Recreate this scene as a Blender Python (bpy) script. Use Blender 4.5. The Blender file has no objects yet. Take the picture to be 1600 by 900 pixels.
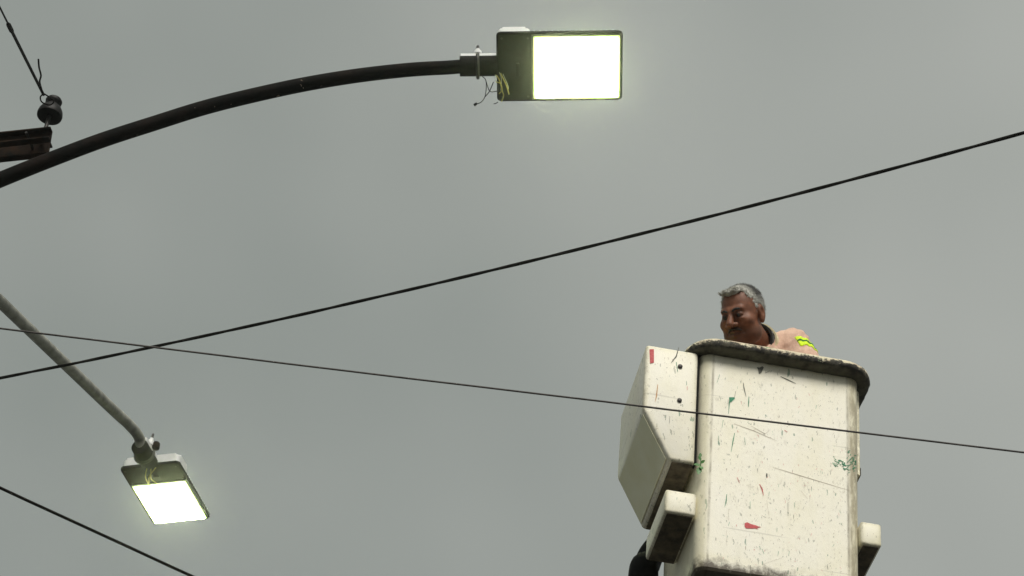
import bpy, bmesh, math, random
import numpy as np
from mathutils import Vector, Matrix
random.seed(7)
SC = bpy.context.scene
COL = SC.collection
R = math.radians

# ------------------------------------------------------------------ camera
FPX, PITCH, CAMZ = 4000.0, 41.0, 1.6          # focal length in photo pixels (1600 wide)
cd = bpy.data.cameras.new('camera'); cam = bpy.data.objects.new('camera', cd); COL.objects.link(cam)
cam.location = (0, 0, CAMZ); cam.rotation_euler = (R(90 + PITCH), 0, 0)
cd.sensor_width = 36; cd.lens = 36 * FPX / 1600; cd.clip_start = .1; cd.clip_end = 3000
SC.camera = cam
# ------------------------------------------------------------------ sky
SKY_OFF = (4.066, 2.629, 2.897)                           # which stretch of the cloud sheet lies overhead
SUN_EL, SUN_AZ = 46.0, 160.0                  # azimuth clockwise from +Y: behind the camera, a little right
w = bpy.data.worlds.new('World'); SC.world = w; w.use_nodes = True
nt = w.node_tree; nt.nodes.clear()
out = nt.nodes.new('ShaderNodeOutputWorld'); bg = nt.nodes.new('ShaderNodeBackground')
sky = nt.nodes.new('ShaderNodeTexSky'); sky.sky_type = 'NISHITA'; sky.sun_disc = False
sky.sun_elevation = R(SUN_EL); sky.sun_rotation = R(SUN_AZ); sky.dust_density = 4; sky.air_density = 1
hs = nt.nodes.new('ShaderNodeHueSaturation'); hs.inputs['Saturation'].default_value = .25
tc = nt.nodes.new('ShaderNodeTexCoord')
nz = nt.nodes.new('ShaderNodeTexNoise'); nz.inputs['Scale'].default_value = 3.2; nz.inputs['Detail'].default_value = 3
nz.inputs['Roughness'].default_value = .45
cr = nt.nodes.new('ShaderNodeValToRGB')
cr.color_ramp.elements[0].position = .3; cr.color_ramp.elements[0].color = (1.00, 1.14, 1.04, 1)
cr.color_ramp.elements[1].position = .72; cr.color_ramp.elements[1].color = (1.90, 1.98, 1.82, 1)
mx = nt.nodes.new('ShaderNodeMix'); mx.data_type = 'RGBA'; mx.inputs[0].default_value = .93
L = nt.links
smp = nt.nodes.new('ShaderNodeMapping'); smp.inputs['Location'].default_value = SKY_OFF; L.new(tc.outputs['Generated'], smp.inputs['Vector']); L.new(smp.outputs[0], nz.inputs['Vector']); L.new(nz.outputs['Fac'], cr.inputs['Fac'])
L.new(sky.outputs['Color'], hs.inputs['Color']); L.new(hs.outputs['Color'], mx.inputs[6]); L.new(cr.outputs['Color'], mx.inputs[7])
L.new(mx.outputs[2], bg.inputs['Color']); bg.inputs['Strength'].default_value = .1
L.new(bg.outputs[0], out.inputs[0])
# ------------------------------------------------------------------ soft overcast sun
sd = bpy.data.lights.new('sun', 'SUN'); sun = bpy.data.objects.new('sun', sd); COL.objects.link(sun)
sd.energy = 1.5; sd.angle = R(28); sd.color = (1, .96, .88)
az, el = R(SUN_AZ), R(SUN_EL)
sdir = Vector((math.sin(az) * math.cos(el), math.cos(az) * math.cos(el), math.sin(el)))
sun.rotation_euler = sdir.to_track_quat('Z', 'Y').to_euler(); sun.location = (0, -20, 30)
vs = SC.view_settings
vs.view_transform = 'Standard'; vs.look = 'None'; vs.exposure = 1.08; vs.gamma = 1; vs.use_curve_mapping = False
SC.render.engine = 'CYCLES'

# ------------------------------------------------------------------ helpers
_c, _s = math.cos(R(PITCH)), math.sin(R(PITCH))
CAM = Vector((0, 0, CAMZ))
def ray(px, py):
    a, b = (px - 800) / FPX, -(py - 450) / FPX
    return Vector((a, _c - b * _s, _s + b * _c))
def at_depth(px, py, d): return CAM + ray(px, py) * d
def at_z(px, py, z):
    r = ray(px, py); return CAM + r * ((z - CAMZ) / r.z)
def at_plane(px, py, p, n):
    r = ray(px, py); return CAM + r * ((p - CAM).dot(n) / r.dot(n))
CR, CU, CF = Vector((1, 0, 0)), Vector((0, -_s, _c)), Vector((0, _c, _s))

def link(name, mesh, mats, parent=None, smooth=False, label=None):
    o = bpy.data.objects.new(name, mesh); COL.objects.link(o)
    for m in (mats if isinstance(mats, (list, tuple)) else [mats]):
        if m.name not in [x.name for x in mesh.materials if x]: mesh.materials.append(m)
    if parent: o.parent = parent
    if smooth:
        for p in mesh.polygons: p.use_smooth = True
    if label: o['label'] = label
    return o
def from_bm(bm, name):
    me = bpy.data.meshes.new(name); bmesh.ops.recalc_face_normals(bm, faces=bm.faces[:]); bm.to_mesh(me); bm.free(); return me
def tag(o, label=None, cat=None, group=None, kind=None):
    if label: o['label'] = label
    if cat: o['category'] = cat
    if group: o['group'] = group
    if kind: o['kind'] = kind
    return o
def empty(name, loc, rot=None):
    o = bpy.data.objects.new(name, None); COL.objects.link(o); o.empty_display_size = .1
    if rot is not None: o.matrix_world = Matrix.Translation(loc) @ rot.to_4x4()
    else: o.location = loc
    return o
def auto_smooth(me, ang=35):
    for p in me.polygons: p.use_smooth = True
    try: me.set_sharp_from_angle(angle=R(ang))
    except Exception: pass
def add_box(bm, lo, hi, M=None):
    vs_ = [bm.verts.new(((hi if i & 1 else lo)[0], (hi if i & 2 else lo)[1], (hi if i & 4 else lo)[2])) for i in range(8)]
    fs = [bm.faces.new([vs_[i] for i in q]) for q in ((0, 2, 3, 1), (4, 5, 7, 6), (0, 1, 5, 4), (2, 6, 7, 3), (0, 4, 6, 2), (1, 3, 7, 5))]
    if M is not None:
        for v in vs_: v.co = M @ v.co
    return fs
def box_mesh(name, lo, hi, bev=.004, seg=2):
    bm = bmesh.new(); add_box(bm, lo, hi)
    if bev: bmesh.ops.bevel(bm, geom=bm.edges[:], offset=bev, segments=seg, affect='EDGES', profile=.5)
    me = from_bm(bm, name); auto_smooth(me); return me
def prism(bm, pts, z0, z1, axis=2):
    """extrude a 2-D outline along an axis"""
    def mk(p, z):
        return {2: (p[0], p[1], z), 1: (p[0], z, p[1]), 0: (z, p[0], p[1])}[axis]
    a = [bm.verts.new(mk(p, z0)) for p in pts]; b = [bm.verts.new(mk(p, z1)) for p in pts]
    n = len(pts)
    bm.faces.new(a); bm.faces.new(b[::-1])
    for i in range(n): bm.faces.new((a[i], a[(i + 1) % n], b[(i + 1) % n], b[i]))
def rrect(x0, x1, y0, y1, r, n=5):
    pts = []
    for cx, cy, a0 in ((x1 - r, y1 - r, 0), (x0 + r, y1 - r, 90), (x0 + r, y0 + r, 180), (x1 - r, y0 + r, 270)):
        for k in range(n + 1):
            a = R(a0 + 90 * k / n); pts.append((cx + r * math.cos(a), cy + r * math.sin(a)))
    return pts
def tube(bm, pts, rad, n=10, cap=True):
    pts = [Vector(p) for p in pts]; rings = []
    rad = rad if isinstance(rad, (list, tuple)) else [rad] * len(pts)
    t = (pts[1] - pts[0]).normalized()
    up = Vector((0, 0, 1)) if abs(t.z) < .9 else Vector((1, 0, 0))
    nrm = (up - t * up.dot(t)).normalized()
    for i, p in enumerate(pts):
        a = pts[max(i - 1, 0)]; b = pts[min(i + 1, len(pts) - 1)]
        t = (b - a).normalized(); nrm = (nrm - t * nrm.dot(t)).normalized(); bn = t.cross(nrm)
        rings.append([bm.verts.new(p + (nrm * math.cos(6.28319 * k / n) + bn * math.sin(6.28319 * k / n)) * rad[i]) for k in range(n)])
    for a, b in zip(rings, rings[1:]):
        for k in range(n): bm.faces.new((a[k], a[(k + 1) % n], b[(k + 1) % n], b[k]))
    if cap: bm.faces.new(rings[0][::-1]); bm.faces.new(rings[-1])
def tube_mesh(name, pts, rad, n=10):
    bm = bmesh.new(); tube(bm, pts, rad, n); me = from_bm(bm, name); auto_smooth(me, 50); return me
def lathe(bm, prof, base, axis, n=20):
    axis = Vector(axis).normalized(); u = axis.orthogonal().normalized(); v = axis.cross(u); rings = []
    for r, h in prof:
        rings.append([bm.verts.new(Vector(base) + axis * h + (u * math.cos(6.28319 * k / n) + v * math.sin(6.28319 * k / n)) * max(r, 1e-4)) for k in range(n)])
    for a, b in zip(rings, rings[1:]):
        for k in range(n): bm.faces.new((a[k], a[(k + 1) % n], b[(k + 1) % n], b[k]))
    bm.faces.new(rings[0][::-1]); bm.faces.new(rings[-1])
def lathe_mesh(name, prof, base=(0, 0, 0), axis=(0, 0, 1), n=20):
    bm = bmesh.new(); lathe(bm, prof, base, axis, n); me = from_bm(bm, name); auto_smooth(me, 40); return me
def catmull(pts, per=8):
    pts = [Vector(p) for p in pts]; P = [pts[0] * 2 - pts[1]] + pts + [pts[-1] * 2 - pts[-2]]; o = []
    for i in range(1, len(P) - 2):
        for k in range(per):
            t = k / per
            o.append(.5 * ((2 * P[i]) + (P[i + 1] - P[i - 1]) * t + (2 * P[i - 1] - 5 * P[i] + 4 * P[i + 1] - P[i + 2]) * t * t + (3 * P[i] - P[i - 1] - 3 * P[i + 1] + P[i + 2]) * t ** 3))
    return o + [pts[-1]]

# ------------------------------------------------------------------ materials
class Mat:
    def __init__(s, name, rough=.6, metal=0, spec=.5):
        s.m = bpy.data.materials.new(name); s.m.use_nodes = True; s.nt = s.m.node_tree
        s.b = s.nt.nodes['Principled BSDF']; s.b.inputs['Roughness'].default_value = rough
        s.b.inputs['Metallic'].default_value = metal; s.b.inputs['Specular IOR Level'].default_value = spec
        s._tc = None
    def n(s, t): return s.nt.nodes.new('ShaderNode' + t)
    def lk(s, a, b): s.nt.links.new(a, b)
    def coord(s, scale=(1, 1, 1), rot=(0, 0, 0)):
        if not s._tc: s._tc = s.n('TexCoord')
        mp = s.n('Mapping'); mp.inputs['Scale'].default_value = scale; mp.inputs['Rotation'].default_value = rot
        s.lk(s._tc.outputs['Object'], mp.inputs['Vector']); return mp.outputs[0]
    def noise(s, scale, detail=4, rough=.55, sc=(1, 1, 1), lo=.4, hi=.6, rot=(0, 0, 0)):
        t = s.n('TexNoise'); t.inputs['Scale'].default_value = scale; t.inputs['Detail'].default_value = detail; t.inputs['Roughness'].default_value = rough
        s.lk(s.coord(sc, rot), t.inputs['Vector']); return s.ramp(t.outputs['Fac'], lo, hi)
    def ramp(s, v, lo, hi, a=0., b=1., interp='LINEAR'):
        r = s.n('MapRange'); r.clamp = True
        for i, x in zip((1, 2, 3, 4), (lo, hi, a, b)): r.inputs[i].default_value = x
        if interp != 'LINEAR': r.interpolation_type = interp
        s.lk(v, r.inputs[0]); return r.outputs[0]
    def math(s, op, a, b=None):
        m = s.n('Math'); m.operation = op; m.use_clamp = False
        for i, x in enumerate((a, b)):
            if x is None: continue
            if isinstance(x, (int, float)): m.inputs[i].default_value = x
            else: s.lk(x, m.inputs[i])
        return m.outputs[0]
    def sep(s):
        if not s._tc: s._tc = s.n('TexCoord')
        x = s.n('SeparateXYZ'); s.lk(s._tc.outputs['Object'], x.inputs[0]); return x.outputs
    def mix(s, f, a, b):
        m = s.n('Mix'); m.data_type = 'RGBA'
        for i, x in ((0, f), (6, a), (7, b)):
            if isinstance(x, (int, float)): m.inputs[i].default_value = x
            elif isinstance(x, tuple): m.inputs[i].default_value = (*x[:3], 1)
            else: s.lk(x, m.inputs[i])
        return m.outputs[2]
    def col(s, c):
        if isinstance(c, tuple): s.b.inputs['Base Color'].default_value = (*c[:3], 1)
        else: s.lk(c, s.b.inputs['Base Color'])
        return s
    def bump(s, h, strength=.3, dist=.005):
        bp = s.n('Bump'); bp.inputs['Strength'].default_value = strength; bp.inputs['Distance'].default_value = dist
        s.lk(h, bp.inputs['Height']); s.lk(bp.outputs[0], s.b.inputs['Normal']); return s

def simple(name, c1, c2, scale=20, rough=.6, metal=0, bump=.15, spec=.5, sc=(1, 1, 1)):
    m = Mat(name, rough, metal, spec); f = m.noise(scale, 5, .6, sc, .35, .65)
    m.col(m.mix(f, c1, c2))
    if bump: m.bump(m.noise(scale * 3, 4, .6, sc, .2, .8), bump, .003)
    return m.m
# fibreglass with grime on the corner mouldings, flecks, fine scratches
def fibreglass(name, corner=None, bottom=None):   # dirt and wear of the moulding, plus painted shade below the rim
    m = Mat(name, .5, 0, .25)
    c = m.mix(m.noise(5, 4, .6, (1, 1, .5), .35, .7), (.89, .86, .755), (.87, .83, .67))
    c = m.mix(m.math('MULTIPLY', m.noise(14, 6, .65, (1.3, 1.3, .6), .55, .75), .30), c, (.62, .60, .48))
    # tiny dark flecks, elongated downwards
    f1 = m.noise(75, 2, .5, (1, 1, .42), .665, .69); c = m.mix(m.math('MULTIPLY', f1, .6), c, (.26, .27, .22))
    f2 = m.noise(120, 2, .5, (1, 1, .6), .69, .71); c = m.mix(m.math('MULTIPLY', f2, .55), c, (.30, .22, .17))
    f3 = m.noise(46, 2, .5, (1, 1, .3), .705, .72); c = m.mix(m.math('MULTIPLY', f3, .7), c, (.10, .22, .15))
    # long fine scratches
    f4 = m.noise(34, 1, .4, (.05, .05, 1.6), .70, .72, (0, R(17), 0)); c = m.mix(m.math('MULTIPLY', f4, .35), c, (.40, .38, .32))
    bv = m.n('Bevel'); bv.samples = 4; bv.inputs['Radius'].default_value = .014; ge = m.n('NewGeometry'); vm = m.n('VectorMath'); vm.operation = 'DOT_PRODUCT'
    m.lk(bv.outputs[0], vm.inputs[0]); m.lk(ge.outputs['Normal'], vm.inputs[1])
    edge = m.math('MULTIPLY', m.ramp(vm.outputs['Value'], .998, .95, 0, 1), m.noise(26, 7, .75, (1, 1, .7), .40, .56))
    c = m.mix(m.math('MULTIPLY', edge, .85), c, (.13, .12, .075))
    b2 = m.n('Bevel'); b2.samples = 6; b2.inputs['Radius'].default_value = .045; v2 = m.n('VectorMath'); v2.operation = 'DOT_PRODUCT'
    m.lk(b2.outputs[0], v2.inputs[0]); m.lk(ge.outputs['Normal'], v2.inputs[1])
    yel = m.math('MULTIPLY', m.ramp(v2.outputs['Value'], .999, .93, 0, 1), m.noise(12, 5, .65, (1, 1, .5), .3, .6)); c = m.mix(m.math('MULTIPLY', yel, .55), c, (.68, .62, .36))
    big = m.noise(3.5, 6, .65, (1.2, 1.2, .6), .52, .70); c = m.mix(m.math('MULTIPLY', big, .35), c, (.72, .68, .46))
    rubs = m.math('MULTIPLY', m.noise(60, 5, .75, (1, 1, .35), .55, .63), m.noise(6, 3, .6, (1, 1, 1), .50, .62)); c = m.mix(m.math('MULTIPLY', rubs, .55), c, (.42, .39, .30))
    x, y, z = m.sep()
    if corner:
        ax = m.math('ABSOLUTE', x)
        band = m.math('MULTIPLY', m.ramp(ax, corner - .05, corner - .036, 0, 1), m.ramp(ax, corner - .012, corner + .004, 1, .25))
        c = m.mix(m.math('MULTIPLY', m.ramp(ax, corner - .052, corner - .03, 0, 1), .4), c, (.74, .69, .44))
        g = m.math('MULTIPLY', band, m.noise(26, 7, .72, (1.6, 1.6, .45), .32, .54))
        c = m.mix(m.math('MULTIPLY', g, m.ramp(x, -.1, .1, .20, .9)), c, (.38, .34, .24))
        line = m.math('MULTIPLY', m.ramp(ax, corner - .055, corner - .049, 0, 1), m.ramp(ax, corner - .047, corner - .041, 1, 0))
        c = m.mix(m.math('MULTIPLY', m.math('MULTIPLY', line, m.noise(18, 5, .7, (1, 1, .5), .3, .6)), .75), c, (.20, .17, .12))
        rim_shade = m.math('MULTIPLY', m.ramp(z, .83, .955, 0, 1), m.noise(9, 6, .7, (1.5, 1.5, 1), .3, .75))  # soft shade below the rim, painted into the colour
        c = m.mix(m.math('MULTIPLY', rim_shade, .55), c, (.50, .45, .30))
    if bottom:
        h = m.math('ADD', z, m.ramp(m.noise(22, 6, .7, (1, 1, 1), .2, .8), 0, 1, -.035, .035))
        c = m.mix(m.math('MULTIPLY', m.ramp(h, bottom + .035, bottom, 0, 1), .92), c, (.06, .045, .03))
    m.col(c); m.bump(m.noise(60, 5, .6, (1, 1, .6), .2, .8), .18, .004)
    return m.m
M = {}
M['fibre'] = fibreglass('bucket_fibreglass', corner=.306, bottom=-.004)
M['fibre2'] = fibreglass('housing_fibreglass')
def lipmat():
    m = Mat('rim_paint', .6, 0, .3); x, y, z = m.sep()
    paint = m.mix(m.noise(18, 5, .6, (1, 1, 1), .35, .65), (.74, .70, .50), (.56, .45, .32))
    paint = m.mix(m.noise(26, 4, .6, (1, 1, 1), .60, .66), paint, (.12, .30, .12))
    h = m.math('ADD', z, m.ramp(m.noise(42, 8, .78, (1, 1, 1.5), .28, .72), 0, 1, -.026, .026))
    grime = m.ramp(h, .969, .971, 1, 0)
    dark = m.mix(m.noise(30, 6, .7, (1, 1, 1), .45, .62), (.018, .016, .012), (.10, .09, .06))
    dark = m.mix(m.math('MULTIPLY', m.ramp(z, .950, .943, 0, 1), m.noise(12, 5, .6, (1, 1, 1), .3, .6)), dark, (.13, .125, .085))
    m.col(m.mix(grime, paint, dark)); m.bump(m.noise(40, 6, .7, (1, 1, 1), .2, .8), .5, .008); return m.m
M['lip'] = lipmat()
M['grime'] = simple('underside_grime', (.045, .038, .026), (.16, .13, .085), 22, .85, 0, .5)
M['panel'] = simple('housing_facet_paint', (.84, .82, .60), (.78, .75, .50), 9, .5, 0, .1, .25)
M['black_rubber'] = simple('black_rubber', (.004, .004, .004), (.010, .009, .008), 30, .7, 0, .3, .1)
M['cable'] = simple('cable_sheath', (.006, .0055, .005), (.016, .014, .012), 40, .8, 0, .2, .1)
M['cable_grey'] = simple('weathered_cable', (.05, .045, .042), (.10, .09, .085), 40, .7, 0, .2, .3)
def rustblack():
    m = Mat('rusty_black_pipe', .75, 0, .08)
    c = m.mix(m.noise(9, 5, .6, (1, 1, 1), .4, .65), (.003, .0026, .0022), (.010, .006, .0045))
    c = m.mix(m.noise(30, 3, .6, (1, 1, 1), .70, .73), c, (.28, .22, .17)); m.col(c); m.bump(m.noise(60, 5, .6), .3, .004); return m.m
M['pipe'] = rustblack()
M['galv'] = simple('galvanised_steel', (.20, .20, .17), (.36, .36, .31), 14, .6, .15, .25, .4)
M['lampgrey'] = simple('lamp_grey_paint', (.58, .59, .58), (.66, .67, .66), 12, .5, 0, .05)
M['lamp_shaded'] = simple('lamp_shaded_underside', (.006, .007, .0035), (.011, .012, .007), 16, .6, 0, .15, .15)  # shade on the lamp's underside put into the colour
M['frame'] = simple('lamp_bezel', (.05, .055, .035), (.08, .085, .055), 30, .45, 0, .1)
M['steel'] = simple('dark_bolt_steel', (.02, .02, .02), (.05, .045, .04), 50, .5, .4, .2)
M['crossarm'] = simple('crossarm_rusty_steel', (.006, .005, .004), (.030, .016, .009), 14, .85, 0, .4, .1)
M['porcelain'] = simple('brown_porcelain', (.004, .0035, .0035), (.008, .006, .006), 8, .55, 0, .0, .25)
M['concrete'] = simple('concrete', (.24, .23, .21), (.33, .32, .29), 6, .9, 0, .4)
M['asphalt'] = simple('asphalt', (.035, .035, .036), (.06, .06, .058), 3, .95, 0, .4)
M['wire_yellow'] = simple('yellow_wire', (.40, .30, .04), (.52, .45, .16), 40, .6, 0, 0)
M['wire_pale'] = simple('pale_wire', (.55, .52, .42), (.6, .6, .5), 40, .6, 0, 0)
M['leaf'] = simple('green_leaf', (.03, .13, .015), (.06, .20, .03), 50, .5, 0, .1)
for nm, a, b in (('red', (.50, .05, .06), (.60, .12, .12)), ('green', (.02, .20, .10), (.05, .28, .15)), ('dark', (.07, .075, .06), (.15, .15, .12)),
                 ('orange', (.45, .20, .06), (.5, .28, .1)), ('faint', (.42, .38, .30), (.52, .44, .36))):
    M['scuff_' + nm] = simple('scuff_' + nm, a, b, 120, .7, 0, 0)
def led():
    m = Mat('led_panel'); e = m.b
    e.inputs['Base Color'].default_value = (.8, .8, .7, 1)
    e.inputs['Emission Color'].default_value = (.90, 1, .55, 1); e.inputs['Emission Strength'].default_value = 20
    return m.m
M['led'] = led()
def bloom_edge():  # added glow: camera bloom at the window's border built as emission
    m = Mat('bloom_rim_glow', .3); m.b.inputs['Base Color'].default_value = (.5, .6, .25, 1)
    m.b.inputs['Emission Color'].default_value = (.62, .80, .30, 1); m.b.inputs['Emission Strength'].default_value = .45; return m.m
M['bloom_edge'] = bloom_edge()

# ------------------------------------------------------------------ ground
bm = bmesh.new(); S = 150
bm.faces.new([bm.verts.new(p) for p in ((-S, -S, 0), (S, -S, 0), (S, S, 0), (-S, S, 0))])
tag(link('ground', from_bm(bm, 'ground'), M['asphalt']), 'dark asphalt street surface below the lamps', kind='structure')

# ------------------------------------------------------------------ luminaire (shared mesh data)
# local frame: x from collar to tip, y towards the near long side, z up
LL, LW = .70, .42
def lum_meshes():
    d = {}
    bm = bmesh.new(); prism(bm, rrect(0, LL, -LW / 2, LW / 2, .022), 0, .022)
    bmesh.ops.bevel(bm, geom=[e for e in bm.edges if abs(e.verts[0].co.z - e.verts[1].co.z) < 1e-5], offset=.004, segments=2, affect='EDGES')
    d['base_plate'] = from_bm(bm, 'base_plate'); auto_smooth(d['base_plate'])
    bm = bmesh.new(); prism(bm, rrect(.006, .19, -LW / 2 + .004, LW / 2 - .012, .03), .0235, .088)
    bmesh.ops.bevel(bm, geom=[e for e in bm.edges if e.verts[0].co.z > .08 and e.verts[1].co.z > .08], offset=.014, segments=3, affect='EDGES')
    d['driver_housing'] = from_bm(bm, 'driver_housing'); auto_smooth(d['driver_housing'])
    d['fin'] = box_mesh('fin', (-.003, -LW / 2 + .009, .0235), (.003, LW / 2 - .008, .046), .001, 1)
    # bezel frame round the led window: four bars with clips
    x0, x1, y1 = .205, LL - .008, LW / 2 - .010
    bm = bmesh.new()
    for lo, hi in (((x0 - .010, -y1, -.010), (x0, y1, -.0015)), ((x1 - .008, -y1, -.010), (x1, y1, -.0015)),
                   ((x0 + .0005, y1 - .008, -.0095), (x1 - .0085, y1, -.0015)), ((x0 + .0005, -y1, -.0095), (x1 - .0085, -y1 + .008, -.0015))):
        add_box(bm, lo, hi)
    d['bezel'] = from_bm(bm, 'bezel')
    d['clip'] = box_mesh('clip', (-.025, -.006, -.0125), (.025, .006, -.0105), .0008, 1)
    d['led_window'] = box_mesh('led_window', (x0 + .012, -y1 + .019, -.021), (x1 - .019, y1 - .019, -.0018), .003, 2)
    bm = bmesh.new(); a = rrect(x0 + .0008, x1 - .0088, -y1 + .0088, y1 - .0088, .006, 3); prism(bm, a, -.0125, -.00165); d['bloom_rim'] = from_bm(bm, 'bloom_rim')  # added glowing strip that stands in for bloom
    d['cover_plate'] = box_mesh('cover_plate', (.010, -LW / 2 + .012, -.005), (.192, LW / 2 - .012, -.0015), .002, 1)
    d['latch'] = box_mesh('latch', (-.011, -.040, -.016), (.011, .040, -.0055), .004, 2)
    d['screw'] = lathe_mesh('screw', ((.0065, -.0085), (.0065, -.0055)), n=10)
    d['collar_shaded'] = tube_mesh('collar_shaded', [(-.205, 0, .022), (.004, 0, .022)], .058, 20)  # lower half of the grey clamp, its shade coloured in as black
    bm = bmesh.new(); prism(bm, [(-.046, .056), (.050, .050), (.050, .088), (.035, .096), (-.035, .096), (-.046, .088)], -.2, -.002, 0)
    d['collar_upper'] = from_bm(bm, 'collar_upper'); auto_smooth(d['collar_upper'])
    ring = [Vector((-.105, .066 * math.cos(a), .022 + .066 * math.sin(a))) for a in np.linspace(-math.pi - .35, .35, 22)]
    d['clamp_strap'] = tube_mesh('clamp_strap', ring, .010, 8)
    d['clamp_nut'] = lathe_mesh('clamp_nut', ((.024, 0), (.022, .03), (.014, .042), (.012, .055)), (-.105, -.03, .096), (0, -.15, 1), 12)
    d['clamp_bolt'] = lathe_mesh('clamp_bolt', ((.0085, .05), (.0085, .085), (.006, .092)), (-.105, -.03, .096), (0, -.15, 1), 10)
    return d
LM = lum_meshes()
LMAT = dict(base_plate='black_rubber', driver_housing='lampgrey', fin='lampgrey', bezel='frame', clip='frame', led_window='led', bloom_rim='bloom_edge', cover_plate='lamp_shaded',
            latch='lamp_shaded', screw='steel', collar_shaded='black_rubber', collar_upper='lampgrey', clamp_strap='steel', clamp_nut='lampgrey', clamp_bolt='steel')
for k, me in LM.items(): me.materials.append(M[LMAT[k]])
SUBS = dict(fin=('base_plate', [(LL * .30 + i * .0335, 0, 0) for i in range(14)]),
            clip=('bezel', [(.30, .199, 0), (.44, .199, 0), (.58, .199, 0), (.30, -.199, 0), (.44, -.199, 0), (.58, -.199, 0)]),
            screw=('cover_plate', [(.03, .18, 0), (.175, .18, 0), (.03, -.18, 0), (.175, -.18, 0)]))
def luminaire(root, MW):
    inv = root.matrix_world.inverted() if root.matrix_world else Matrix()
    inv = Matrix.Translation(-root.location)
    h = {}
    for k in ('base_plate', 'driver_housing', 'bezel', 'led_window', 'bloom_rim', 'cover_plate', 'collar_shaded', 'collar_upper', 'clamp_strap', 'clamp_nut', 'clamp_bolt'):
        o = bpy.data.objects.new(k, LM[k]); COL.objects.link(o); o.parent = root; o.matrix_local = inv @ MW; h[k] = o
    o = bpy.data.objects.new('latch', LM['latch']); COL.objects.link(o); o.parent = h['cover_plate']; o.location = (.118, .01, 0)
    for k, (par, locs) in SUBS.items():
        for p in locs:
            o = bpy.data.objects.new(k, LM[k]); COL.objects.link(o); o.parent = h[par]; o.location = p
    return h
def frame_from(axis_img, wid_img, pivot):
    """axis (right, up) components per unit in the picture plane, rest of the length away from the camera"""
    a = CR * axis_img[0] + CU * axis_img[1]; k = max(0., 1 - a.length_squared); a = (a + CF * (math.sqrt(k) * axis_img[2])).normalized()
    b = CR * wid_img[0] + CU * wid_img[1]; k = max(0., 1 - b.length_squared); b = b + CF * (math.sqrt(k) * wid_img[2])
    b = (b - a * b.dot(a)).normalized(); c = a.cross(b)
    return Matrix.Translation(pivot) @ Matrix((a, b, c)).transposed().to_4x4()
def wires(root, MW, lines, rad, mat, name='wire'):
    inv = Matrix.Translation(-root.location) @ MW
    for ln in lines:
        pts = [inv @ p for p in catmull([Vector(p) for p in ln], 5)]
        link(name, tube_mesh(name, pts, rad, 6), mat, root)

# ---- first lamp: black curved arm
S1 = 4000 / 281.
piv1 = at_depth(776, 105.5, S1)
MW1 = frame_from((1, .012, 1), (-.01, -.857, 1), piv1)
ax1 = MW1.to_3x3() @ Vector((1, 0, 0))
npl = Vector((0, 1, 0))                          # vertical plane of the arm
arm_px = [(776, 105), (722, 105), (640, 109), (560, 118), (480, 131), (400, 148), (320, 168), (240, 193), (160, 219), (80, 249), (0, 281)]
p_in = piv1 + MW1.to_3x3() @ Vector((-.17, 0, .022))
pts = [at_plane(x, y, p_in, npl) for x, y in arm_px[2:]]
d_ = pts[-1] - pts[-2]
for k in range(1, 5): pts.append(pts[-1] + Vector((d_.x * 1.15, 0, d_.z * (1 + .22 * k))))
UP1 = Vector((pts[-1].x - .12, pts[-1].y, 0))
armpts = catmull([p_in + ax1 * .1, p_in, at_plane(700, 105.5, p_in, npl)] + pts, 6)
lamp1 = empty('street_lamp', Vector((pts[-1].x, pts[-1].y, pts[-1].z)))
tag(lamp1, 'lit LED street lamp on a long curved black pipe arm, dangling loose wires', 'street lamp', 'lit LED street lamps')
o = link('arm', tube_mesh('arm', [p - lamp1.location for p in armpts], [.0385 + .004 * min(1, i / len(armpts) * 1.25) for i in range(len(armpts))], 16), M['pipe'], lamp1)
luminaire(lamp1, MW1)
def zl(zx, zy, z=-.02): return ((zx - 408) / 1047 * .7, (zy - 400) / 530 * .42, z)
wires(lamp1, MW1, [[zl(395, 435, -.02), zl(430, 478, -.035), zl(447, 555, -.03), zl(428, 592, -.02)],
                   [zl(440, 438, -.01), zl(487, 515, -.04), zl(508, 592, -.03)],
                   [zl(400, 492, -.03), zl(440, 497, -.05), zl(452, 560, -.04), zl(462, 600, -.03), zl(445, 655, -.02)]], .0034, M['wire_yellow'])
wires(lamp1, MW1, [[zl(392, 430, -.02), zl(405, 480, -.04), zl(418, 495, -.03)], [zl(430, 430, -.01), zl(446, 470, -.03), zl(440, 560, -.03)], [zl(460, 445, -.01), zl(500, 525, -.03), zl(500, 570, -.02)]], .0018, M['wire_pale'])
wires(lamp1, MW1, [[zl(280, 455, -.01), zl(318, 478, -.04), zl(312, 580, -.05), zl(280, 628, -.06), zl(232, 648, -.06)],
                   [zl(380, 500, -.02), zl(345, 555, -.05), zl(305, 600, -.05)], [zl(320, 500, -.02), zl(350, 560, -.04), zl(412, 572, -.02)],
                   [zl(378, 685, -.0), zl(400, 680, -.0), zl(415, 668, -.003)]], .0024, M['cable'])
link('wire_connector', tube_mesh('wire_connector', [Matrix.Translation(-lamp1.location) @ MW1 @ Vector(p) for p in (zl(240, 640, -.06), zl(218, 655, -.06))], [.006, .009], 8), M['black_rubber'], lamp1)

# ---- second lamp: straight galvanised arm
S2 = 4000 / 231.
piv2 = at_depth(233, 728, S2)
MW2 = frame_from((.215, -.60, 1), (-.985, -.085, 1), piv2)
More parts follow.
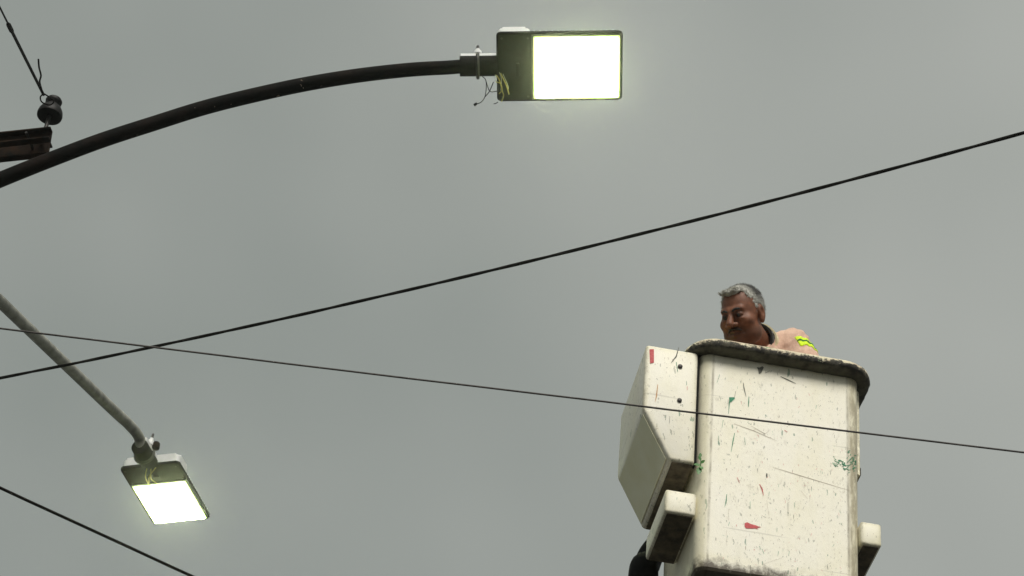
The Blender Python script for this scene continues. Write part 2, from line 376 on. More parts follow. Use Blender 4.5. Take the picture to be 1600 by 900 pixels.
# near-long-side of this lamp is its right edge; keep z up
if (MW2.to_3x3() @ Vector((0, 0, 1))).z < 0: MW2 = MW2 @ Matrix.Diagonal((1, -1, -1, 1))
ax2 = MW2.to_3x3() @ Vector((1, 0, 0))
n2 = ax2.cross(Vector((0, 0, 1))).normalized()
q_in = MW2 @ Vector((-.16, 0, .022))
arm2_px = [(217, 683), (202, 664), (176, 640), (100, 567), (50, 519), (0, 471)]
pts2 = [at_plane(x, y, q_in, n2) for x, y in arm2_px]
d_ = pts2[-1] - pts2[-2]
for k in range(1, 5): pts2.append(pts2[-1] + d_ * 1.2)
lamp2 = empty('street_lamp', pts2[-1].copy())
tag(lamp2, 'lit LED street lamp seen end-on at the tip of a straight pale galvanised arm', 'street lamp', 'lit LED street lamps')
arm2 = catmull([q_in + ax2 * .1, q_in] + pts2, 5)
link('arm', tube_mesh('arm', [p - lamp2.location for p in arm2], .0365, 16), M['galv'], lamp2)
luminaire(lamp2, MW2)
sgn = 1 if (MW2.to_3x3() @ Vector((0, 1, 0))).x > 0 else -1
wires(lamp2, MW2, [[(-.03, .0, -.03), (.03, -.03 * sgn, -.05), (.10, -.05 * sgn, -.04), (.20, -.06 * sgn, -.03)], [(-.01, .02 * sgn, -.03), (.05, .0, -.045), (.12, -.02 * sgn, -.03), (.17, .0, -.03)],
                   [(.0, .05 * sgn, -.02), (.05, -.01 * sgn, -.05), (.13, -.04 * sgn, -.05)]], .004, M['wire_yellow'])
link('photocell', lathe_mesh('photocell', ((.024, 0), (.027, .01), (.027, .04), (.02, .05)), Matrix.Translation(-lamp2.location) @ MW2 @ Vector((-.085, .066 * sgn, .075)), MW2.to_3x3() @ Vector((0, 0, 1)), 16), M['crossarm'], lamp2)

# ------------------------------------------------------------------ utility poles (their shafts stand left of the frame)
def pole(name, base, h, label, rtop=.11, rbot=.19):
    e = empty(name, base); tag(e, label, 'utility pole')
    link('shaft', lathe_mesh('shaft', ((rbot, 0), ((rbot + rtop) / 2, h / 2), (rtop, h)), n=24), M['concrete'], e)
    return e
CA = 14.9                                         # depth of the cross-arm
caz_a = at_depth(76, 214, CA); 
pole1 = pole('utility_pole', Vector((pts[-1].x - .17, pts[-1].y, 0)), caz_a.z + .6, 'utility pole carrying the rusty cross-arm with a pin insulator beside the curved lamp arm')
link('bracket', lathe_mesh('bracket', ((.155, -.05), (.16, -.045), (.16, .045), (.155, .05)), (0, 0, pts[-1].z), n=24), M['steel'], pole1)
# cross-arm: two steel channels back to back, running from the pole to just inside the frame
ca_dir = (at_z(0, 222, caz_a.z) - caz_a); ca_dir.z = 0; ca_dir.normalize()
ca_side = Vector((-ca_dir.y, ca_dir.x, 0))
if ca_side.y < 0: ca_side = -ca_side
L_ca = 2.6
def channel(off, nm):
    bm = bmesh.new(); H_, D_, T_ = .085, .045, .009
    s = 1 if off < 0 else -1
    prof = [(0, 0), (D_, 0), (D_, T_), (T_, T_), (T_, H_ - T_), (D_, H_ - T_), (D_, H_), (0, H_)]
    a = []; b = []
    for (u, v) in prof:
        q = caz_a + ca_dir * (.0 if off > 0 else -.035) + ca_side * (off + (u if off > 0 else -u)) + Vector((0, 0, v - H_)) - pole1.location
        a.append(bm.verts.new(q)); b.append(bm.verts.new(q + ca_dir * L_ca))
    bm.faces.new(a); bm.faces.new(b[::-1])
    for i in range(len(prof)): bm.faces.new((a[i], a[(i + 1) % len(prof)], b[(i + 1) % len(prof)], b[i]))
    return link(nm, from_bm(bm, nm), M['crossarm'], pole1)
channel(-.038, 'crossarm'); channel(.038, 'crossarm')
bm = bmesh.new(); q = caz_a + ca_dir * .10 - pole1.location
tube(bm, [q + ca_side * -.1 + Vector((0, 0, -.045)), q + ca_side * .1 + Vector((0, 0, -.045))], .009, 8)
link('through_bolt', from_bm(bm, 'through_bolt'), M['steel'], pole1)
# pin insulator
pb = caz_a + ca_dir * .035 - pole1.location; pk = Vector((0, 0, .062))
ins = link('pin_insulator', lathe_mesh('pin_insulator', ((0.0194, 0.177), (0.0648, 0.17), (0.0734, 0.174), (0.0756, 0.187), (0.0713, 0.212), (0.0583, 0.24), (0.041, 0.254), (0.0356, 0.267), (0.0389, 0.276), (0.0475, 0.284), (0.0497, 0.3), (0.0432, 0.312), (0.0216, 0.318)), pb, (.10, -.0, 1), 28), M['porcelain'], pole1)
link('pin', lathe_mesh('pin', ((.020, -.012), (.020, .002), (.012, .004), (.012, .185)), pb, (.10, 0, 1), 12), M['steel'], pole1)
pole2 = pole('utility_pole', Vector((pts2[-1].x, pts2[-1].y, 0)) - Vector((ax2.x, ax2.y, 0)).normalized() * .17, pts2[-1].z + .7, 'utility pole holding the pale galvanised lamp arm')
link('bracket', lathe_mesh('bracket', ((.15, -.05), (.155, -.045), (.155, .045), (.15, .05)), (0, 0, pts2[-1].z), n=24), M['steel'], pole2)

# ------------------------------------------------------------------ overhead wires
def span(name, px, z0, z1, rad, mat, label, ext=14, twist=None):
    A = at_z(*px[0], z0); B = at_z(*px[-1], z1); h = Vector((B.x - A.x, B.y - A.y, 0)); Lh = h.length; h.normalize()
    n = Vector((-h.y, h.x, 0)); s = []; z = []
    for p in px:
        P = at_plane(*p, A, n); s.append((P - A).dot(h)); z.append(P.z)
    co = np.polyfit(s, z, 2)
    if co[0] < 0.0006: co = np.polyfit(s, np.array(z) - .0012 * np.array(s) ** 2, 1); co = np.array([.0012, *co])
    ss = np.linspace(-ext, Lh + ext, 160)
    rnd = np.random.RandomState(len(name) + int(rad * 1e4)); jit = np.convolve(rnd.randn(170), np.ones(7) / 7, 'same')[:160] * .0035
    path = [Vector((A.x + h.x * t, A.y + h.y * t, float(np.polyval(co, t)) + j)) for t, j in zip(ss, jit)]
    bm = bmesh.new()
    if twist:
        fine = [path[0].lerp(path[0], 0)]
        fine = catmull(path, 6)
        for ph in range(twist):
            tube(bm, [p + (n * math.cos(i * .42 + ph * 6.283 / twist) + Vector((0, 0, 1)) * math.sin(i * .42 + ph * 6.283 / twist)) * rad * .2 for i, p in enumerate(fine)], rad * .8, 6)
    else: tube(bm, path, rad, 8)
    me = from_bm(bm, name); auto_smooth(me, 60)
    o = link(name, me, mat); tag(o, label, 'power line'); return o
span('overhead_cable', [(0, 590), (235, 543), (600, 463), (970, 373.5), (1280, 290.5), (1600, 210)], 8.9, 8.4, .0074, M['cable'], 'thick black twisted overhead cable passing just under the long curved lamp arm', twist=2)
span('overhead_wire', [(0, 513), (240, 543), (600, 587), (970, 630), (1345, 677), (1600, 707)], 6.7, 6.35, .0030, M['cable_grey'], 'thin grey overhead wire crossing in front of the white bucket')
span('overhead_wire', [(0, 763), (150, 831), (300, 900)], 6.3, 6.3, .0048, M['cable'], 'short stretch of black wire hanging below the end-on lit lamp')
# wire tied to the pin insulator, running up over the camera
IT = caz_a + ca_dir * .07 + Vector((.012, 0, .205))
W0 = at_depth(68, 148, (IT - CAM).dot(CF) - .06)
far = at_depth(-2, 8, CA - 2.6); dd = far - W0
root = empty('insulator_wire', W0); tag(root, 'frayed dark wire tied to the brown pin insulator on the cross-arm', 'power line')
link('conductor', tube_mesh('conductor', [Vector((0, 0, 0)), dd * .4, dd * .8], .0085, 8), M['cable'], root)
link('bare_strand', tube_mesh('bare_strand', [dd * .76, dd * 1.0, dd * 2.4], .0048, 8), M['cable'], root)
link('splice', tube_mesh('splice', [dd * .74, dd * .755, dd * .81, dd * .825], [.009, .0125, .0125, .008], 8), M['cable'], root)
tail = [at_depth(*p, CA - .2) - W0 for p in ((66, 143), (62, 128), (64, 118), (61, 105), (60, 92))]
link('loose_end', tube_mesh('loose_end', catmull(tail, 4), .0052, 6), M['cable'], root)
loop = [at_depth(*p, CA - .1) - W0 for p in ((68, 146), (63, 152), (66, 160), (78, 164), (84, 158), (76, 151), (68, 146))]
link('tie_loop', tube_mesh('tie_loop', catmull(loop, 5), .0042, 6), M['cable'], root)

# ------------------------------------------------------------------ aerial bucket
def rotm(yaw, rx, ry): return Matrix.Rotation(R(yaw), 3, 'Z') @ Matrix.Rotation(R(rx), 3, 'X') @ Matrix.Rotation(R(ry), 3, 'Y')
BO = Vector((.9423, 7.5009, 6.7732)); BR = rotm(10.02, 1.92, 3.99); BM = Matrix.Translation(BO) @ BR.to_4x4(); BMI = BM.inverted()
WT, WB, HH, DEP = .6153, .6023, .9492, .60
def hw(z): return (WB + (WT - WB) * z / HH) / 2
def floc(px, py, y=0.):
    o = BMI @ CAM; r = BMI.to_3x3() @ ray(px, py); return o + r * ((y - o.y) / r.y)
bucket = empty('aerial_bucket', BO, BR)
tag(bucket, 'scuffed white fibreglass lift bucket with grimy rim, a man standing inside', 'lift bucket')
bm = bmesh.new(); rings = []
def loop_at(z, ins, r): 
    h = hw(z) - ins; tp = .012 * (1 - z / HH)
    return [bm.verts.new((x, y, z)) for x, y in rrect(-h, h, ins, DEP - tp - ins, r, 7)]
for z, ins, r in ((-.024, .02, .03), (-.020, .008, .040), (-.010, .001, .044), (.03, 0, .044), (.3, 0, .044), (.6, 0, .044), (HH, 0, .044), (HH, .012, .034), (.5, .012, .034), (.03, .012, .034)):
    rings.append(loop_at(z, ins, r))
for a, b in zip(rings, rings[1:]):
    for k in range(len(a)): bm.faces.new((a[k], a[(k + 1) % len(a)], b[(k + 1) % len(a)], b[k]))
bm.faces.new(rings[0][::-1]); bm.faces.new(rings[-1])
me = from_bm(bm, 'tub'); auto_smooth(me, 30); link('tub', me, M['fibre'], bucket)
# rim: rounded bead swept round the mouth
bm = bmesh.new(); rings = []
for off, z in ((.001, -.008), (.03, -.006), (.047, -.004), (.054, .003), (.057, .014), (.055, .027), (.047, .036), (.03, .040), (-.004, .040), (-.014, .034), (-.014, .003), (.001, .003)):
    h = hw(HH) + off; rings.append([bm.verts.new((x, y, HH + z)) for x, y in rrect(-h, h, -off, DEP + off, max(.05 + off + .02, .02), 9)])
rings.append(rings[0])
for a, b in zip(rings, rings[1:]):
    for k in range(len(a)): bm.faces.new((a[k], a[(k + 1) % len(a)], b[(k + 1) % len(a)], b[k]))
bmesh.ops.subdivide_edges(bm, edges=[e for e in bm.edges if e.calc_length() > .2], cuts=24)
rr = random.Random(3)
for v in bm.verts:
    if v.co.z < HH + .03: v.co += Vector((rr.uniform(-1, 1), rr.uniform(-1, 1), rr.uniform(-1, 1))) * .0016
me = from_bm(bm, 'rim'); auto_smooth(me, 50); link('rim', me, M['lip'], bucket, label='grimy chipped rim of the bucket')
# raised side moulding on the far side wall
bm = bmesh.new(); add_box(bm, (hw(.9) + .001, .06, .54), (hw(.9) + .016, .30, HH - .012)); bmesh.ops.bevel(bm, geom=bm.edges[:], offset=.005, segments=2, affect='EDGES')
link('side_moulding', from_bm(bm, 'side_moulding'), M['fibre2'], bucket)
link('latch', box_mesh('latch', (hw(.6) + .0165, .07, .55), (hw(.6) + .024, .12, .585), .003), M['black_rubber'], bucket)
# control housing: cut-cornered box on the left wall
zt, zm, zb, bw, bd, chx = .943, .641, .428, .2086, .4695, .1077
XR = -hw(.6) - .010; XL = -hw(zt) - bw
bm = bmesh.new()
prism(bm, [(XL, zm), (XL + chx, zb), (XR, zb), (XR, zt), (XL, zt)], .004, bd, 1)
bmesh.ops.recalc_face_normals(bm, faces=bm.faces[:])
bmesh.ops.bevel(bm, geom=bm.edges[:], offset=.012, segments=3, affect='EDGES', profile=.5)
me = from_bm(bm, 'control_housing'); auto_smooth(me, 30)
hous = link('control_housing', me, M['fibre2'], bucket)
# facet panel (slightly proud), underside grime plate
fd = Vector((chx, 0, zb - zm)); fl = fd.length; fd.normalize(); fn = Vector((fd.z, 0, -fd.x)); fn = fn if fn.x < 0 else -fn
bm = bmesh.new(); p0 = Vector((XL, 0, zm)); 
c8 = []
for off in (.0015, .0045):
    for s_, y in ((.016, .022), (fl - .016, .022), (fl - .016, bd - .02), (.016, bd - .02)):
        c8.append(bm.verts.new(p0 + fd * s_ + Vector((0, y, 0)) + fn * off))
bm.faces.new(c8[:4][::-1]); bm.faces.new(c8[4:])
for i in range(4): bm.faces.new((c8[i], c8[(i + 1) % 4], c8[4 + (i + 1) % 4], c8[4 + i]))
link('facet_panel', from_bm(bm, 'facet_panel'), M['panel'], hous)
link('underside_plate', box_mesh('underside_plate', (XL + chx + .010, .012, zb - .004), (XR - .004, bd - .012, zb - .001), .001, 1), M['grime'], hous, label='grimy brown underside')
for px, py in ((1063, 572), (1062, 625)):
    p = floc(px, py); link('bolt', lathe_mesh('bolt', ((.009, 0), (.009, .004), (.005, .006)), (p.x, .0035, p.z), (0, -1, 0), 12), M['steel'], hous)
link('gap_shade', box_mesh('gap_shade', (XR + .0008, .010, zb + .01), (XR + .0075, .05, zt - .004), .001, 1), M['black_rubber'], bucket)  # black strip added in the gap to stand for its shade
# steps on both side walls
def step(sx0, sx1):
    zs, sh, sdp = .2969, .0987, .3299
    o = link('step', box_mesh('step', (sx0, .003, zs - sh), (sx1, sdp, zs), .010, 3), M['fibre2'], bucket)
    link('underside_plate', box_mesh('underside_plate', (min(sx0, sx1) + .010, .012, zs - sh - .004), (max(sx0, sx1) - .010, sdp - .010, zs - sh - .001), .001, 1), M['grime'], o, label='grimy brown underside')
step(-hw(.25) - .1155, -hw(.25) - .001); step(hw(.25) + .001, hw(.25) + .0796)

# scuffs and paint splashes on the front: thin real patches of paint
def cy(p, r=.044):
    u = abs(p.x) - (hw(p.z) - r)
    return 0. if u <= 0 or abs(p.x) > hw(p.z) else r - math.sqrt(max(r * r - u * u, 0))
def patch(name, quads, mat, y=-.0014, parent=None):
    bm = bmesh.new()
    for poly in quads:
        ps = [floc(*p) for p in poly]
        bm.faces.new([bm.verts.new((p.x, y + cy(p), p.z)) for p in ps])
    return link(name, from_bm(bm, name), mat, parent or bucket)
def stroke(pts, w0, w1=None):
    w1 = w0 if w1 is None else w1; n = len(pts); Lp = []; Rp = []
    for i, (x, y) in enumerate(pts):
        a = pts[max(i - 1, 0)]; b = pts[min(i + 1, n - 1)]; dx, dy = b[0] - a[0], b[1] - a[1]; l = math.hypot(dx, dy) or 1
        t = i / (n - 1); wd = (w0 + (w1 - w0) * t) * (.35 if i in (0, n - 1) else 1) / 2
        Lp.append((x - dy / l * wd, y + dx / l * wd)); Rp.append((x + dy / l * wd, y - dx / l * wd))
    return Lp + Rp[::-1]
Z6 = lambda x, y: (1080 + x / 4.5, 520 + y / 4.5)
Z7 = lambda x, y: (1080 + x / 4.5, 700 + y / 4.5)
G = [[Z6(275, 455), Z6(268, 490), Z6(262, 572)], [Z6(405, 450), Z6(404, 490), Z6(400, 520)], [Z6(305, 705), Z6(294, 760), Z6(280, 838)],
     [Z6(193, 725), Z6(195, 785)], [Z6(375, 738), Z6(380, 790)], [Z6(225, 615), Z6(216, 670)], [Z6(610, 212), Z6(592, 228)], [Z6(880, 510), Z6(876, 535)],
     [Z7(250, 325), Z7(245, 375), Z7(235, 415)], [Z7(413, 380), Z7(415, 428)], [Z7(548, 308), Z7(545, 340)], [Z7(480, 690), Z7(487, 715)], [Z7(497, 710), Z7(512, 745)], [Z7(690, 725), Z7(684, 760)],
     [Z7(615, 725), Z7(608, 760)], [Z7(603, 562), Z7(602, 590)], [Z7(270, 520), Z7(260, 548)], [Z6(200, 295), Z6(180, 355)], [Z7(727, 385), Z7(726, 418)]]
for g in G: patch('paint_scuff', [stroke(g, 2.0 if len(g) > 2 else 1.5, 1.2)], M['scuff_green'])
patch('paint_scuff', [[Z6(266, 455), Z6(300, 455), Z6(308, 462), Z6(280, 488), Z6(268, 490)]], M['scuff_green'], -.0021)
for g in ([Z6(312, 412), Z6(303, 462)], [Z6(365, 352), Z6(372, 395), Z6(386, 450)], [Z6(520, 283), Z6(552, 268)], [Z6(628, 308), Z6(680, 332), Z6(735, 358)], [Z6(920, 285), Z6(922, 300)],
          [Z7(680, 385), Z7(680, 480)], [Z7(466, 145), Z7(468, 168)], [Z7(983, 155), Z7(978, 188)], [Z7(1067, 205), Z7(1067, 225)], [Z7(955, 825), Z7(962, 855)], [Z7(720, 470), Z7(720, 498)], [Z7(580, 360), Z7(582, 380)], [Z7(415, 825), Z7(417, 898)]):
    patch('paint_scuff', [stroke(g, 1.8, 1.2)], M['scuff_dark'])
patch('paint_scuff', [[Z6(460, 243), Z6(480, 246), Z6(500, 236), Z6(510, 245), Z6(492, 284), Z6(475, 292), Z6(472, 262)]], M['scuff_dark'])
patch('paint_scuff', [[Z7(528, 178), Z7(536, 182), Z7(536, 205), Z7(530, 210), Z7(525, 192)]], M['scuff_dark'])
patch('paint_splash', [[Z7(376, 530), Z7(392, 523), Z7(420, 536), Z7(452, 544), Z7(470, 552), Z7(490, 558), Z7(468, 562), Z7(455, 560), Z7(474, 574), Z7(448, 566), Z7(430, 568), Z7(385, 566), Z7(374, 552)]], M['scuff_red'])
for g in ([Z7(480, 255), Z7(498, 290), Z7(508, 335)], [Z7(322, 208), Z7(340, 245)], [Z7(440, 712), Z7(446, 720)], [Z7(318, 540), Z7(318, 552)], [Z6(326, 688), Z6(330, 702)], [Z6(655, 685), Z6(675, 700)]):
    patch('paint_scuff', [stroke(g, 2.2, 1.6)], M['scuff_red'])
for g in ([Z7(530, 370), Z7(545, 470)], [Z7(262, 430), Z7(262, 510)], [Z7(248, 580), Z7(246, 690)], [Z7(570, 135), Z7(800, 205), Z7(1115, 300)], [Z7(770, 300), Z7(818, 358)], [Z6(420, 655), Z6(520, 712), Z6(545, 690)], [Z7(500, 820), Z7(640, 772)], [Z6(300, 640), Z6(440, 690), Z6(600, 760)]):
    patch('scratch', [stroke(g, 1.0, .8)], M['scuff_faint'], -.0009)
# green rub mark near the corner
rg = random.Random(5); qs = []
for _ in range(130):
    x = rg.gauss(1085, 60); y = rg.gauss(95, 45)
    if 985 < x < 1165 and 15 < y < 185 and (x > 1090 or abs(y - 85 - (x - 1000) * .6) < 32):
        a = rg.uniform(-.9, -.3); l = rg.uniform(8, 26); qs.append(stroke([Z7(x, y), Z7(x + l * math.cos(a), y - l * math.sin(a) * (1 if x < 1090 else -1))], rg.uniform(1.6, 3.4)))
for k_, q_ in enumerate(qs): patch('paint_scuff', [q_], M['scuff_green'], -.0011 - .00012 * (k_ % 9))
# small random flecks too many to count
for nm, cnt, sd_, mk in (('dark', 260, 1, 'scuff_dark'), ('red', 70, 2, 'scuff_red'), ('faint', 260, 3, 'scuff_faint'), ('green', 60, 4, 'scuff_green')):
    rg = random.Random(sd_); qs = []
    for _ in range(cnt):
        x = rg.uniform(1122, 1326); t = rg.random() ** .8; y = 575 + (x - 1120) * .17 + t * 300
        l = rg.choice((1.2, 1.6, 2.5, 4)) * rg.uniform(.6, 1.3); a = rg.gauss(1.6, .5); w_ = rg.uniform(.5, 1.15)
        qs.append(stroke([(x, y), (x + l * math.cos(a), y + l * math.sin(a))], w_))
    o = patch('paint_flecks', qs, M[mk], -.0007); o['kind'] = 'stuff'
# marks on the housing
for poly, mk in (([(1015, 545), (1022, 545), (1022, 566), (1016, 567)], 'scuff_red'), (stroke([(1028, 600), (1026, 618), (1024, 627)], 2.4, 1.2), 'scuff_orange'), (stroke([(1061, 542), (1057, 556), (1049, 566)], 2.6, 1.4), 'scuff_dark'),
                 (stroke([(1057, 565), (1059, 580)], 2), 'scuff_green'), (stroke([(1000 + 74, 603), (1000 + 74, 609)], 1.6), 'scuff_red'), (stroke([(1041, 648), (1040, 656)], 1.4), 'scuff_dark'), (stroke([(1047, 650), (1046, 661)], 1.4), 'scuff_dark')):
    patch('paint_scuff', [poly], M[mk], .0022, bucket)

# ------------------------------------------------------------------ black boom tip behind the bucket, running down out of view
bt = [BM @ floc(1046, 845, .62), BM @ floc(1026, 856, .62), BM @ floc(1012, 880, .62), BM @ floc(1004, 930, .60)]
bt += [bt[-1] + Vector((-.02, .3, -.8)), Vector((.9, 9.6, 2.2))]
boom = empty('boom_arm', Vector((.9, 9.6, 0))); tag(boom, 'black rubber-covered boom tip behind the underside of the white bucket', 'boom')
bp = catmull(bt, 8); link('boom_tube', tube_mesh('boom_tube', [p - boom.location for p in bp], [.05 + .05 * max(0, (i - 16) / len(bp)) for i in range(len(bp))], 16), M['black_rubber'], boom)
link('pedestal', lathe_mesh('pedestal', ((.5, 0), (.48, .1), (.3, .2), (.25, 1.9), (.28, 2.0), (.28, 2.3), (.2, 2.36)), n=24), M['galv'], boom)
link('cross_pin', tube_mesh('cross_pin', [BM @ Vector((-.22, .66, .12)) - boom.location, BM @ Vector((.05, .66, .12)) - boom.location], .03, 12), M['steel'], boom)
link('mount_bracket', box_mesh('mount_bracket', (-.1, .592, .06), (.1, .69, .24), .01), M['steel'], bucket)

# ------------------------------------------------------------------ sprig of leaves caught in the gap
sp = BM @ floc(1093, 732, -.012)
sprig = empty('leaf_sprig', sp); tag(sprig, 'small green leafy sprig caught between housing and bucket', 'plant')
link('stem', tube_mesh('stem', [BR @ Vector(p) for p in ((0, .02, -.012), (.002, 0, .0), (.003, -.005, .028), (.0, .0, .052))], .0018, 6), M['leaf'], sprig)
def leaf(base, d, l, wd):
    bm = bmesh.new(); d = Vector(d).normalized(); sd2 = d.cross(Vector((0, -1, .3))).normalized(); nn = sd2.cross(d); rows = []
    for t in (0, .25, .5, .75, 1):
        ww = wd * math.sin(math.pi * min(t * .9 + .08, 1)) ; c = Vector(base) + d * l * t - nn * l * .25 * t * t
        rows.append([bm.verts.new(BR @ (c - sd2 * ww)), bm.verts.new(BR @ (c + nn * ww * -.3)), bm.verts.new(BR @ (c + sd2 * ww))])
    for a, b in zip(rows, rows[1:]):
        for k in range(2): bm.faces.new((a[k], a[k + 1], b[k + 1], b[k]))
    link('leaf', from_bm(bm, 'leaf'), M['leaf'], sprig, True)
for b_, d_, l_, w_ in (((0, -.01, .0), (-.2, -.3, -1), .05, .014), ((.002, -.01, .02), (-.9, -.4, -.2), .04, .011), ((.003, -.01, .03), (.5, -.5, .5), .03, .009), ((.003, -.01, .05), (-.4, -.4, .9), .030, .008), ((.0, -.01, .01), (.45, -.5, -.7), .03, .010), ((0, 0, .08), (.1, -.3, 1), .03, .008)):
    leaf(tuple(q_ * .62 for q_ in b_), d_, l_ * .66, w_ * .75)
# ------------------------------------------------------------------ the man in the bucket
def snets(xs, ys, zs, F):
    """naive surface nets on a rectilinear grid: one continuous quad mesh"""
    nx, ny, nz = F.shape; s = F < 0
    cnt = sum(s[i:nx - 1 + i, j:ny - 1 + j, k:nz - 1 + k].astype(np.int8) for i in (0, 1) for j in (0, 1) for k in (0, 1))
    act = (cnt > 0) & (cnt < 8); I, J, K = np.nonzero(act); idx = -np.ones(act.shape, np.int64); idx[I, J, K] = np.arange(len(I))
    acc = np.zeros((len(I), 3)); n = np.zeros(len(I)); ax = (xs, ys, zs)
    for d in range(3):
        o = [q for q in range(3) if q != d]
        for a in (0, 1):
            for b in (0, 1):
                c0 = [I, J, K]; c0[o[0]] = c0[o[0]] + a; c0[o[1]] = c0[o[1]] + b; c1 = list(c0); c1[d] = c1[d] + 1
                f0 = F[tuple(c0)]; f1 = F[tuple(c1)]; m = (f0 < 0) != (f1 < 0); t = np.where(m, f0 / np.where(m, f0 - f1, 1), 0)
                for q in range(3):
                    v = ax[q][c0[q]] if q != d else ax[d][c0[d]] * (1 - t) + ax[d][c1[d]] * t
                    acc[:, q] += np.where(m, v, 0)
                n += m
    V = acc / n[:, None]; faces = []
    for d in range(3):
        o = [q for q in range(3) if q != d]
        sl0 = [slice(None)] * 3; sl1 = [slice(None)] * 3; sl0[d] = slice(0, -1); sl1[d] = slice(1, None)
        E0 = s[tuple(sl0)]; E1 = s[tuple(sl1)]; P = np.argwhere(E0 != E1)
        ok = (P[:, o[0]] > 0) & (P[:, o[1]] > 0) & (P[:, o[0]] < F.shape[o[0]] - 1) & (P[:, o[1]] < F.shape[o[1]] - 1); P = P[ok]
        def cell(da, db):
            q = P.copy(); q[:, o[0]] -= da; q[:, o[1]] -= db; return idx[q[:, 0], q[:, 1], q[:, 2]]
        Q = np.stack([cell(1, 1), cell(0, 1), cell(0, 0), cell(1, 0)], 1); fl = E0[P[:, 0], P[:, 1], P[:, 2]]
        if d == 1: fl = ~fl
        Q[~fl] = Q[~fl][:, ::-1]; faces.append(Q)
    return V, np.concatenate(faces)
def np_mesh(name, V, Fq):
    me = bpy.data.meshes.new(name); me.from_pydata(V.tolist(), [], Fq.tolist()); me.update()
    for p in me.polygons: p.use_smooth = True
    return me
def sell(P, c, r):
    q = (P - np.array(c, np.float32)) / np.array(r, np.float32); k = np.sqrt((q * q).sum(-1)); return (k - 1) * min(r)* .5 + (k - 1) * .5 * (sum(r) / 3)
def scap(P, a, b, ra, rb=None):
    rb = ra if rb is None else rb; a = np.array(a, np.float32); b = np.array(b, np.float32); ba = b - a
    h = np.clip(((P - a) @ ba) / (ba @ ba), 0, 1); d = P - a - h[..., None] * ba; return np.sqrt((d * d).sum(-1)) - (ra + (rb - ra) * h)
def smin(a, b, k): h = np.clip(.5 + .5 * (b - a) / k, 0, 1); return b + (a - b) * h - k * h * (1 - h)
def smax(a, b, k): return -smin(-a, -b, k)
def grid(xs, ys, zs):
    X, Y, Z = np.meshgrid(xs, ys, zs, indexing='ij'); return np.stack([X, Y, Z], -1).astype(np.float32)
def axis_pts(lo, hi, f0, f1, fine, coarse):
    return np.concatenate([np.arange(lo, f0, coarse), np.arange(f0, f1, fine), np.arange(f1, hi + coarse, coarse)])
def vnoise(P, sc, seed):
    r_ = np.random.RandomState(seed); o_ = np.zeros(P.shape[:-1], np.float32)
    for _ in range(14):
        k = r_.randn(3) * sc; o_ += np.sin(P @ k.astype(np.float32) + r_.uniform(0, 6.28))
    return o_ / 14 ** .5
# head frame
def head_rot(yaw, pitch, roll):
    m = Matrix.Rotation(R(roll), 3, 'Y') @ Matrix.Rotation(R(-yaw), 3, 'Z') @ Matrix.Rotation(R(pitch), 3, 'X')
    c = Matrix((CR, CF, CU)).transposed(); return c @ m
FOOT = BM @ Vector((.0, .40, .032))
HC = BM @ floc(1160, 494, .20)
HR = head_rot(33, -7, -15)
HRn = np.array(HR, np.float32); HCn = np.array(HC - FOOT, np.float32)
def J(x, y, z): return np.array(BM @ Vector((x, y, z)) - FOOT, np.float32)
def H(p): return HCn + HRn @ np.array(p, np.float32)
neck0 = H((0, .03, -.07)); neck1 = J(-.005, .35, 1.30)
shL, shR = J(.140, .365, 1.345), J(-.18, .36, 1.16)
chest, belly, hip = J(.0, .39, 1.12), J(.01, .40, .96), J(0, .41, .85)
elL, elR = J(.175, .20, 1.11), J(-.235, .17, 1.05)
wrL, wrR = J(.0, .115, .96), J(-.16, .115, .91)
def sd_head(P, sk=True):
    Q = (P - HCn) @ HRn; A = Q.copy(); A[..., 0] = np.abs(A[..., 0])
    d = sell(Q, (0, .018, .034), (.077, .097, .087))
    d = smin(d, sell(Q, (0, -.028, -.030), (.067, .060, .088)), .03)
    d = smin(d, sell(Q, (0, -.042, -.083), (.050, .042, .036)), .03)
    d = smin(d, sell(Q, (0, -.074, -.103), (.022, .018, .017)), .02)
    d = smin(d, sell(A, (.046, -.056, -.026), (.025, .026, .022)), .022)
    d = smin(d, sell(A, (.049, -.024, -.074), (.028, .038, .034)), .022)
    d = smin(d, scap(A, (.008, -.084, .023), (.040, -.074, .026), .0115, .010), .012)
    d = smax(d, -sell(A, (.030, -.100, .003), (.021, .020, .0135)), .010)
    d = smin(d, sell(A, (.031, -.078, .0035), (.016, .0125, .0115)), .004)          # closed-down lids over the eye
    d = smin(d, sell(A, (.032, -.080, -.013), (.015, .009, .006)), .008)
    d = smin(d, scap(Q, (0, -.087, .014), (0, -.115, -.030), .0095, .0150), .011)
    d = smin(d, sell(A, (.0165, -.099, -.034), (.0125, .013, .010)), .006)
    d = smax(d, -scap(A, (.007, -.104, -.046), (.009, -.106, -.039), .0042), .004)
    d = smin(d, scap(A, (0, -.090, -.057), (.020, -.082, -.061), .0085, .005), .008)
    d = smin(d, scap(A, (0, -.089, -.074), (.018, -.082, -.072), .0085, .005), .008)
    d = smax(d, -scap(A, (0, -.100, -.066), (.024, -.089, -.068), .0055, .0045), .003)
    d = smax(d, -scap(A, (.026, -.092, -.038), (.037, -.080, -.066), .004, .003), .008)   # smile fold
    e = sell(A, (.079, .014, -.004), (.010, .021, .034)); e = smin(e, sell(A, (.078, .006, -.031), (.008, .011, .012)), .008)
    e = smax(e, -sell(A, (.090, .010, .002), (.009, .011, .019)), .004)
    return smin(d, e, .007)
